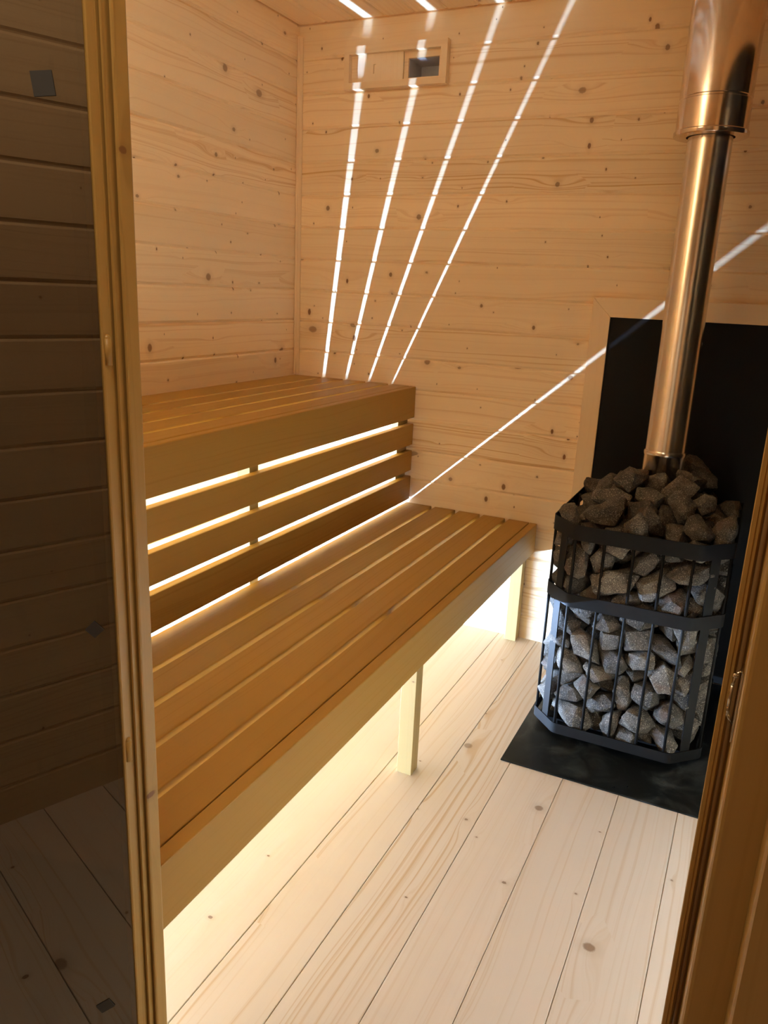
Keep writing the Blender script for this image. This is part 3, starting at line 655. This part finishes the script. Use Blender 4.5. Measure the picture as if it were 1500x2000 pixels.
(12,1.5759,-0.3827,0.406,-1.46,-0.75,-1.56,1.19,''), (13,1.6335,-0.4259,0.4047,-1.09,0.64,1.4,1.15,''), (0,1.486,-0.5441,0.4559,-1.64,-0.85,-0.63,1.35,'grey stone above the middle band, between third and fourth bars, lowest there'),
(1,1.5901,-0.2955,0.4186,2.26,0.05,2.15,1.38,''), (2,1.3331,-0.6198,0.3035,-0.54,-0.87,2.99,1.13,'grey stone below the middle band, between first and second bars, sixth down there'), (3,1.6362,-0.1401,0.3684,-0.5,-0.05,0.12,1.03,''),
(4,1.3423,-0.5852,0.4392,-1.03,0.57,-2.09,1.3,'grey stone above the middle band, between first and second bars, lowest there'), (5,1.6043,-0.2458,0.4621,0.39,-2.86,-0.34,1.24,''), (6,1.2373,-0.4225,0.4258,0.14,0.22,-2.93,1.07,''),
(7,1.4289,-0.5474,0.32,1.01,0.17,-2.89,1.02,'grey stone below the middle band, between third and fourth bars, third down there'), (8,1.6284,-0.4836,0.3755,0.48,-0.37,-0.76,1.04,'grey stone below the middle band, right of the right flat upright, topmost there'), (9,1.2469,-0.1288,0.3847,-1.68,2.62,0.17,1.04,''),
(10,1.2708,-0.4929,0.34,0.68,-0.38,-2.97,1.25,'grey stone below the middle band, between left flat upright and first bar, topmost there'), (11,1.2394,-0.5529,0.521,-2.23,-0.06,2.03,1.05,'grey stone above the middle band, left of the left flat upright, second down there'), (12,1.5663,-0.4349,0.6311,-1.69,0.35,-0.57,1.2,'dark brown-grey stone on the heap, row third from the front rim, sixth from left'),
(13,1.2808,-0.4904,0.5209,-1.31,-0.11,-1.02,1.36,'grey stone above the middle band, between first and second bars, sixth down there'), (0,1.296,-0.2344,0.3753,-0.21,-1.65,-1.8,1.24,''), (1,1.6369,-0.3584,0.3833,-3.02,0.96,-0.22,1.17,''),
(2,1.5374,-0.5996,0.3372,0.51,-0.22,2.37,1.16,'grey stone below the middle band, between fourth and fifth bars, fourth down there'), (3,1.2458,-0.4786,0.3986,0.39,-0.2,-0.8,1.31,''), (4,1.6263,-0.5708,0.5013,1.43,0.3,0.98,1.29,'grey stone above the middle band, between fifth bar and right flat upright, third down there'),
(5,1.497,-0.5476,0.5593,1.53,-0.15,0.17,1.29,'grey stone above the middle band, between fourth and fifth bars, second down there'), (6,1.4049,-0.6093,0.3413,2.37,0.93,1.4,1.13,'grey stone below the middle band, between second and third bars, third down there'), (7,1.5857,-0.6169,0.4106,-0.15,1.78,1.36,1.04,'grey stone below the middle band, between fifth bar and right flat upright, topmost there'),
(8,1.631,-0.3789,0.4509,0.89,0.04,-0.96,1.16,''), (9,1.2491,-0.1771,0.4197,-0.74,0.58,1.54,1.14,''), (10,1.5903,-0.2625,0.5179,-0.4,-2.74,0.45,1.04,''),
(11,1.2909,-0.3282,0.4443,-0.44,0.16,-0.32,1.17,''), (12,1.6111,-0.3189,0.4896,-0.64,-0.34,-2.7,1.25,''), (13,1.6404,-0.1816,0.4372,1.94,0.84,-1.57,1.12,''),
(0,1.2535,-0.2745,0.3897,2.54,-0.27,-0.94,1.24,''), (1,1.5749,-0.5608,0.4477,1.55,0.29,2.24,1.27,'grey stone above the middle band, between fifth bar and right flat upright, lowest there'), (2,1.3046,-0.281,0.518,-0.5,2.12,-1.38,1.04,''),
(3,1.3854,-0.6179,0.3883,-2.27,-0.24,0.62,1.05,'grey stone below the middle band, between second and third bars, second down there'), (4,1.557,-0.3411,0.6276,1.15,-0.21,1.95,1.33,'dark brown-grey stone on the heap, row third from the front rim, fifth from left'), (5,1.6128,-0.449,0.464,-2.96,-0.22,0.47,1.16,'grey stone above the middle band, between fifth bar and right flat upright, fourth down there'),
(6,1.6385,-0.471,0.5125,-0.45,-2.38,-1.58,1.28,'grey stone above the middle band, right of the right flat upright, second down there'), (7,1.2939,-0.1329,0.4672,-1.59,-0.16,0.53,1.16,''), (8,1.5363,-0.5594,0.3995,-1.15,0.54,-1.13,1.27,'grey stone below the middle band, between fourth and fifth bars, topmost there'),
(9,1.5856,-0.1363,0.4174,-0.18,-1.1,-1.73,1.3,''), (10,1.2417,-0.5496,0.4076,-0.69,2.55,1.32,1.05,'grey stone below the middle band, left of the left flat upright, topmost there'), (11,1.5855,-0.395,0.5035,1.22,-0.51,0.78,1.25,'grey stone above the middle band, between fifth bar and right flat upright, second down there'),
(12,1.5913,-0.1811,0.4976,1.08,0.19,2.16,1.25,''), (13,1.2426,-0.471,0.4653,1.1,0.19,1.15,1.28,''), (0,1.3822,-0.1296,0.6213,-0.59,-2.65,-0.06,1.02,'dark brown-grey stone on the heap, row fourth from the front rim, fourth from left'),
(1,1.4242,-0.562,0.3907,0.32,-0.72,-2.25,1.29,'grey stone below the middle band, between second and third bars, topmost there'), (2,1.2594,-0.2529,0.4396,-0.23,0.55,2.64,1.08,''), (3,1.2286,-0.135,0.4453,-2.4,-0.62,-1.02,1.02,''),
(4,1.2937,-0.5293,0.5791,-0.19,-0.9,1.53,1.15,'grey stone above the middle band, between first and second bars, topmost there'), (5,1.6421,-0.1641,0.5308,-1.77,0.1,1.48,1.1,''), (6,1.63,-0.1283,0.4741,-1.76,-0.67,-0.5,1.03,''),
(7,1.4717,-0.6117,0.4219,1.57,-0.06,0.46,1.21,'grey stone below the middle band, between third and fourth bars, topmost there'), (8,1.6302,-0.3991,0.5295,-2.47,0.38,0.97,1.27,''), (9,1.2925,-0.1924,0.4698,1.64,0.51,-2.41,1.24,''),
(10,1.5434,-0.6111,0.4616,0.44,-1.13,0.8,1.21,'grey stone above the middle band, between fourth and fifth bars, lowest there'), (11,1.5802,-0.5365,0.5285,1.37,0.05,-1.75,1.31,'grey stone above the middle band, between fourth and fifth bars, fourth down there'), (12,1.5581,-0.4967,0.6395,-2.03,0.5,-0.98,1.38,'dark brown-grey stone on the heap, row second from the front rim, rightmost'),
(13,1.428,-0.5561,0.5047,-0.42,0.17,2.3,1.34,'grey stone above the middle band, between second and third bars, fourth down there'), (0,1.2383,-0.3213,0.4893,-0.41,0.09,1.55,1.37,''), (1,1.3235,-0.1999,0.6309,-2.53,0.01,1.85,1.18,''),
(2,1.2545,-0.2371,0.4843,-0.03,3.07,0.1,1.08,''), (3,1.5964,-0.1307,0.5461,1.29,2.32,0.2,1.2,''), (4,1.497,-0.6104,0.5135,0.99,-0.74,0.56,1.16,'grey stone above the middle band, between third and fourth bars, second down there'),
(5,1.5719,-0.608,0.5619,-0.42,2.74,0.19,1.14,'grey stone above the middle band, between fourth and fifth bars, third down there'), (6,1.6347,-0.5069,0.5709,-1.76,0.24,2.71,1.37,'grey stone above the middle band, right of the right flat upright, topmost there'), (7,1.5918,-0.332,0.5653,1.69,0.01,2.2,1.17,''),
(8,1.3832,-0.531,0.6252,0.12,0.09,-0.66,1.34,'dark brown-grey stone on the heap, row nearest the front rim, fifth from left'), (9,1.4659,-0.4324,0.6226,0.32,-0.07,1.56,1.02,''), (10,1.2432,-0.5536,0.4697,-2.88,-0.11,-1.51,1.04,'grey stone above the middle band, left of the left flat upright, lowest there'),
(11,1.2429,-0.1402,0.5117,-2.43,0.55,-0.67,1.27,''), (12,1.2871,-0.6022,0.5406,-0.79,-0.88,1.79,1.09,'grey stone above the middle band, between first and second bars, seventh down there'), (13,1.6375,-0.2841,0.5548,-1.19,2.35,0.07,1.21,''),
(0,1.3838,-0.6127,0.4993,-1.76,2.75,-0.07,1.38,'grey stone above the middle band, between second and third bars, lowest there'), (1,1.2368,-0.3306,0.5451,-1.23,0.2,-1.76,1.13,''), (2,1.3039,-0.3569,0.4967,-0.75,-0.26,-1.65,1.07,'grey stone above the middle band, between first and second bars, fourth down there'),
(3,1.3524,-0.6125,0.5555,2.63,-1.09,-0.69,1.06,'grey stone above the middle band, between first and second bars, fifth down there'), (4,1.5931,-0.2041,0.5834,0.11,-2.76,-0.33,1.07,''), (5,1.4596,-0.6101,0.5695,-0.88,0.54,2.32,1.04,'grey stone above the middle band, between third and fourth bars, topmost there'),
(6,1.6297,-0.4383,0.5767,1.11,0.81,2.75,1,''), (7,1.259,-0.2092,0.532,-0.24,3.02,0.57,1.38,''), (8,1.5973,-0.2438,0.6145,-0.66,3.12,0.38,1.34,'dark brown-grey stone on the heap, row fourth from the front rim, rightmost'),
(9,1.5854,-0.6048,0.6204,0,-2.83,0.48,1.13,'grey stone above the middle band, between fifth bar and right flat upright, topmost there'), (10,1.6444,-0.3765,0.5849,2.1,0.18,-1.48,1.09,''), (11,1.3468,-0.5574,0.5172,-1.97,0.02,1.29,1.02,'grey stone above the middle band, between second and third bars, third down there'),
(12,1.2405,-0.4098,0.5139,-0.6,-0.02,-2.15,1.04,'grey stone above the middle band, between left flat upright and first bar, alone there'), (13,1.2385,-0.1917,0.5882,-2.37,-0.01,-1.26,1.35,''), (0,1.6203,-0.2955,0.614,-3,0.29,-0.3,1.13,'dark brown-grey stone on the heap, row third from the front rim, seventh from left'),
(1,1.2422,-0.2765,0.591,1.22,0.47,-2.16,1.26,'dark brown-grey stone on the heap, row second from the front rim, second from left'), (2,1.5046,-0.5992,0.6131,2.37,0.28,-0.42,1.09,'grey stone above the middle band, between fourth and fifth bars, topmost there'), (3,1.2323,-0.4972,0.6071,1.88,0.28,-1.55,1.29,'dark brown-grey stone on the heap, row nearest the front rim, second from left'),
(4,1.5404,-0.3726,0.6959,-1.89,0.13,1.44,1.08,'dark brown-grey stone on the heap, row fifth from the front rim, fifth from left'), (5,1.2618,-0.4425,0.5699,0.48,0.15,2.37,1.3,'dark brown-grey stone on the heap, row nearest the front rim, third from left'), (6,1.2892,-0.1505,0.562,2.93,0.33,-0.18,1.23,''),
(7,1.3759,-0.6113,0.6163,1.5,0.18,-0.69,1.24,'grey stone above the middle band, between second and third bars, topmost there'), (9,1.6425,-0.1359,0.6071,0.8,0.69,-1.31,1.06,''), (10,1.3792,-0.5613,0.5753,0.57,-2.93,-0.19,1.24,'grey stone above the middle band, between second and third bars, second down there'),
(11,1.2871,-0.3711,0.5555,-2.57,-0.05,2.02,1.1,'grey stone above the middle band, between first and second bars, second down there'), (12,1.306,-0.5912,0.6034,1.32,-0.2,1.87,1.08,'grey stone above the middle band, between first and second bars, third down there'), (13,1.5502,-0.2554,0.6622,2.84,-0.85,-0.57,1.31,'dark brown-grey stone on the heap, row fifth from the front rim, sixth from left'),
(0,1.2477,-0.1665,0.6485,-0.19,0.29,1.06,1.35,'dark brown-grey stone on the heap, row fourth from the front rim, leftmost'), (1,1.2851,-0.3452,0.6041,1.71,-0.45,1.91,1.16,''), (3,1.4537,-0.5457,0.6008,-0.53,0.63,-2.88,1.06,'dark brown-grey stone on the heap, row nearest the front rim, seventh from left'),
(4,1.3292,-0.438,0.687,0.1,3.13,-0.49,1.36,'dark brown-grey stone on the heap, row third from the front rim, second from left'), (5,1.6367,-0.5453,0.6486,-0.01,-1.42,0.26,1.36,'dark brown-grey stone on the heap, row third from the front rim, rightmost'), (6,1.4376,-0.3599,0.7276,2.67,-0.35,-0.22,1.24,'dark brown-grey stone on the heap, row fifth from the front rim, third from left'),
(7,1.2956,-0.4165,0.6219,-1.76,-0.21,0.61,1.25,'dark brown-grey stone on the heap, row second from the front rim, third from left'), (8,1.3156,-0.1229,0.6159,-1.79,-2.37,0.14,1.02,'dark brown-grey stone on the heap, row fourth from the front rim, third from left'), (9,1.5153,-0.1405,0.6323,-1.81,-0.41,2.1,1.09,''),
(10,1.5763,-0.5631,0.6685,-3.09,0.36,-0.99,1.12,'dark brown-grey stone on the heap, row second from the front rim, seventh from left'), (12,1.5215,-0.3037,0.7345,0.05,0.53,1.44,1.24,'dark brown-grey stone on the heap, row farthest from the front rim, fourth from left'), (13,1.6414,-0.1823,0.6383,-0.27,-0.51,2.49,1.06,'dark brown-grey stone on the heap, row fifth from the front rim, rightmost'),
(0,1.307,-0.2721,0.6232,1.22,-0.26,-0.97,1.25,''), (1,1.2443,-0.5621,0.5944,0.94,2.26,-0.13,1.03,'grey stone above the middle band, left of the left flat upright, topmost there'), (2,1.2357,-0.3652,0.6073,2.58,0.03,1.74,1.11,'dark brown-grey stone on the heap, row second from the front rim, leftmost'),
(4,1.4887,-0.4748,0.6487,2.26,0.39,-1.79,1.22,'dark brown-grey stone on the heap, row third from the front rim, fourth from left'), (5,1.4307,-0.6087,0.6453,-0.82,-1.83,1.55,1.18,'dark brown-grey stone on the heap, row nearest the front rim, sixth from left'), (6,1.321,-0.1769,0.6838,2.1,-0.09,0.47,1.16,'dark brown-grey stone on the heap, row farthest from the front rim, leftmost'),
(7,1.5743,-0.1663,0.6262,-0.76,0.67,0.79,1.1,''), (8,1.2774,-0.3655,0.6482,-0.63,-2.77,0.19,1.02,'dark brown-grey stone on the heap, row third from the front rim, leftmost'), (10,1.5219,-0.4954,0.7017,-0.79,-2.45,-0.82,1.07,'dark brown-grey stone on the heap, row fourth from the front rim, sixth from left'),
(11,1.4275,-0.4998,0.6711,-0.21,-2.43,-1.05,1.05,'dark brown-grey stone on the heap, row third from the front rim, third from left'), (13,1.5756,-0.4411,0.7049,-1.94,-0.38,-1.69,1.03,'dark brown-grey stone on the heap, row fourth from the front rim, seventh from left'), (1,1.5221,-0.5528,0.6386,2.68,0.49,-1.03,1.07,'dark brown-grey stone on the heap, row nearest the front rim, rightmost'),
(4,1.4631,-0.1436,0.7101,2.04,-0.33,-0.51,1.09,'dark brown-grey stone on the heap, row farthest from the front rim, third from left'), (5,1.4264,-0.4392,0.7033,0.5,0.27,2.24,1.09,'dark brown-grey stone on the heap, row fourth from the front rim, fifth from left'), (6,1.5593,-0.1281,0.6615,-0.88,-0.34,0.1,1.06,'dark brown-grey stone on the heap, row fifth from the front rim, seventh from left'),
(7,1.3308,-0.2439,0.6871,0.61,0.35,-1.92,1.15,''), (10,1.3353,-0.5355,0.6697,-2.77,-0.43,0.77,1.36,'dark brown-grey stone on the heap, row second from the front rim, fourth from left'), (13,1.5529,-0.2011,0.7128,-0.04,-2.06,1.13,1.37,'dark brown-grey stone on the heap, row farthest from the front rim, rightmost'),
(0,1.2441,-0.5649,0.6521,3.14,0.35,-1.07,1.03,'dark brown-grey stone on the heap, row nearest the front rim, leftmost'), (3,1.452,-0.5607,0.6635,-1.85,-2.39,0.02,1.21,'dark brown-grey stone on the heap, row second from the front rim, sixth from left'), (6,1.3653,-0.4113,0.7351,-2.87,0.18,-0.73,1.37,'dark brown-grey stone on the heap, row fifth from the front rim, second from left'),
(7,1.3955,-0.1404,0.6801,0.64,2.3,-0.82,1.09,''), (8,1.5008,-0.4217,0.7209,1.11,-0.56,-0.15,1.25,'dark brown-grey stone on the heap, row fifth from the front rim, fourth from left'), (10,1.294,-0.296,0.6845,-0.26,2.06,1.02,1.05,'dark brown-grey stone on the heap, row fifth from the front rim, leftmost'),
(12,1.5252,-0.1381,0.745,0.12,0.71,0.3,1.16,'dark brown-grey stone on the heap, row farthest from the front rim, fifth from left')
]
kinds = [stone_mesh(k) for k in range(14)]
for me in kinds:
    me.materials.append(m_stone)
    for p in me.polygons: p.use_smooth = True
    me.set_sharp_from_angle(angle=math.radians(38))
first = {}
for k, x, y, z, rx, ry, rz, s, where in STONES:
    o = bpy.data.objects.new('stove_stone', kinds[k]); COL.objects.link(o)
    o.location = (x, y, z); o.rotation_euler = (rx, ry, rz); o.scale = (s*.985, s*.985, s*.985)
    tag(o, where or 'rough dark grey stone buried inside the stove cage', 'stone', 'stones filling the stove cage')
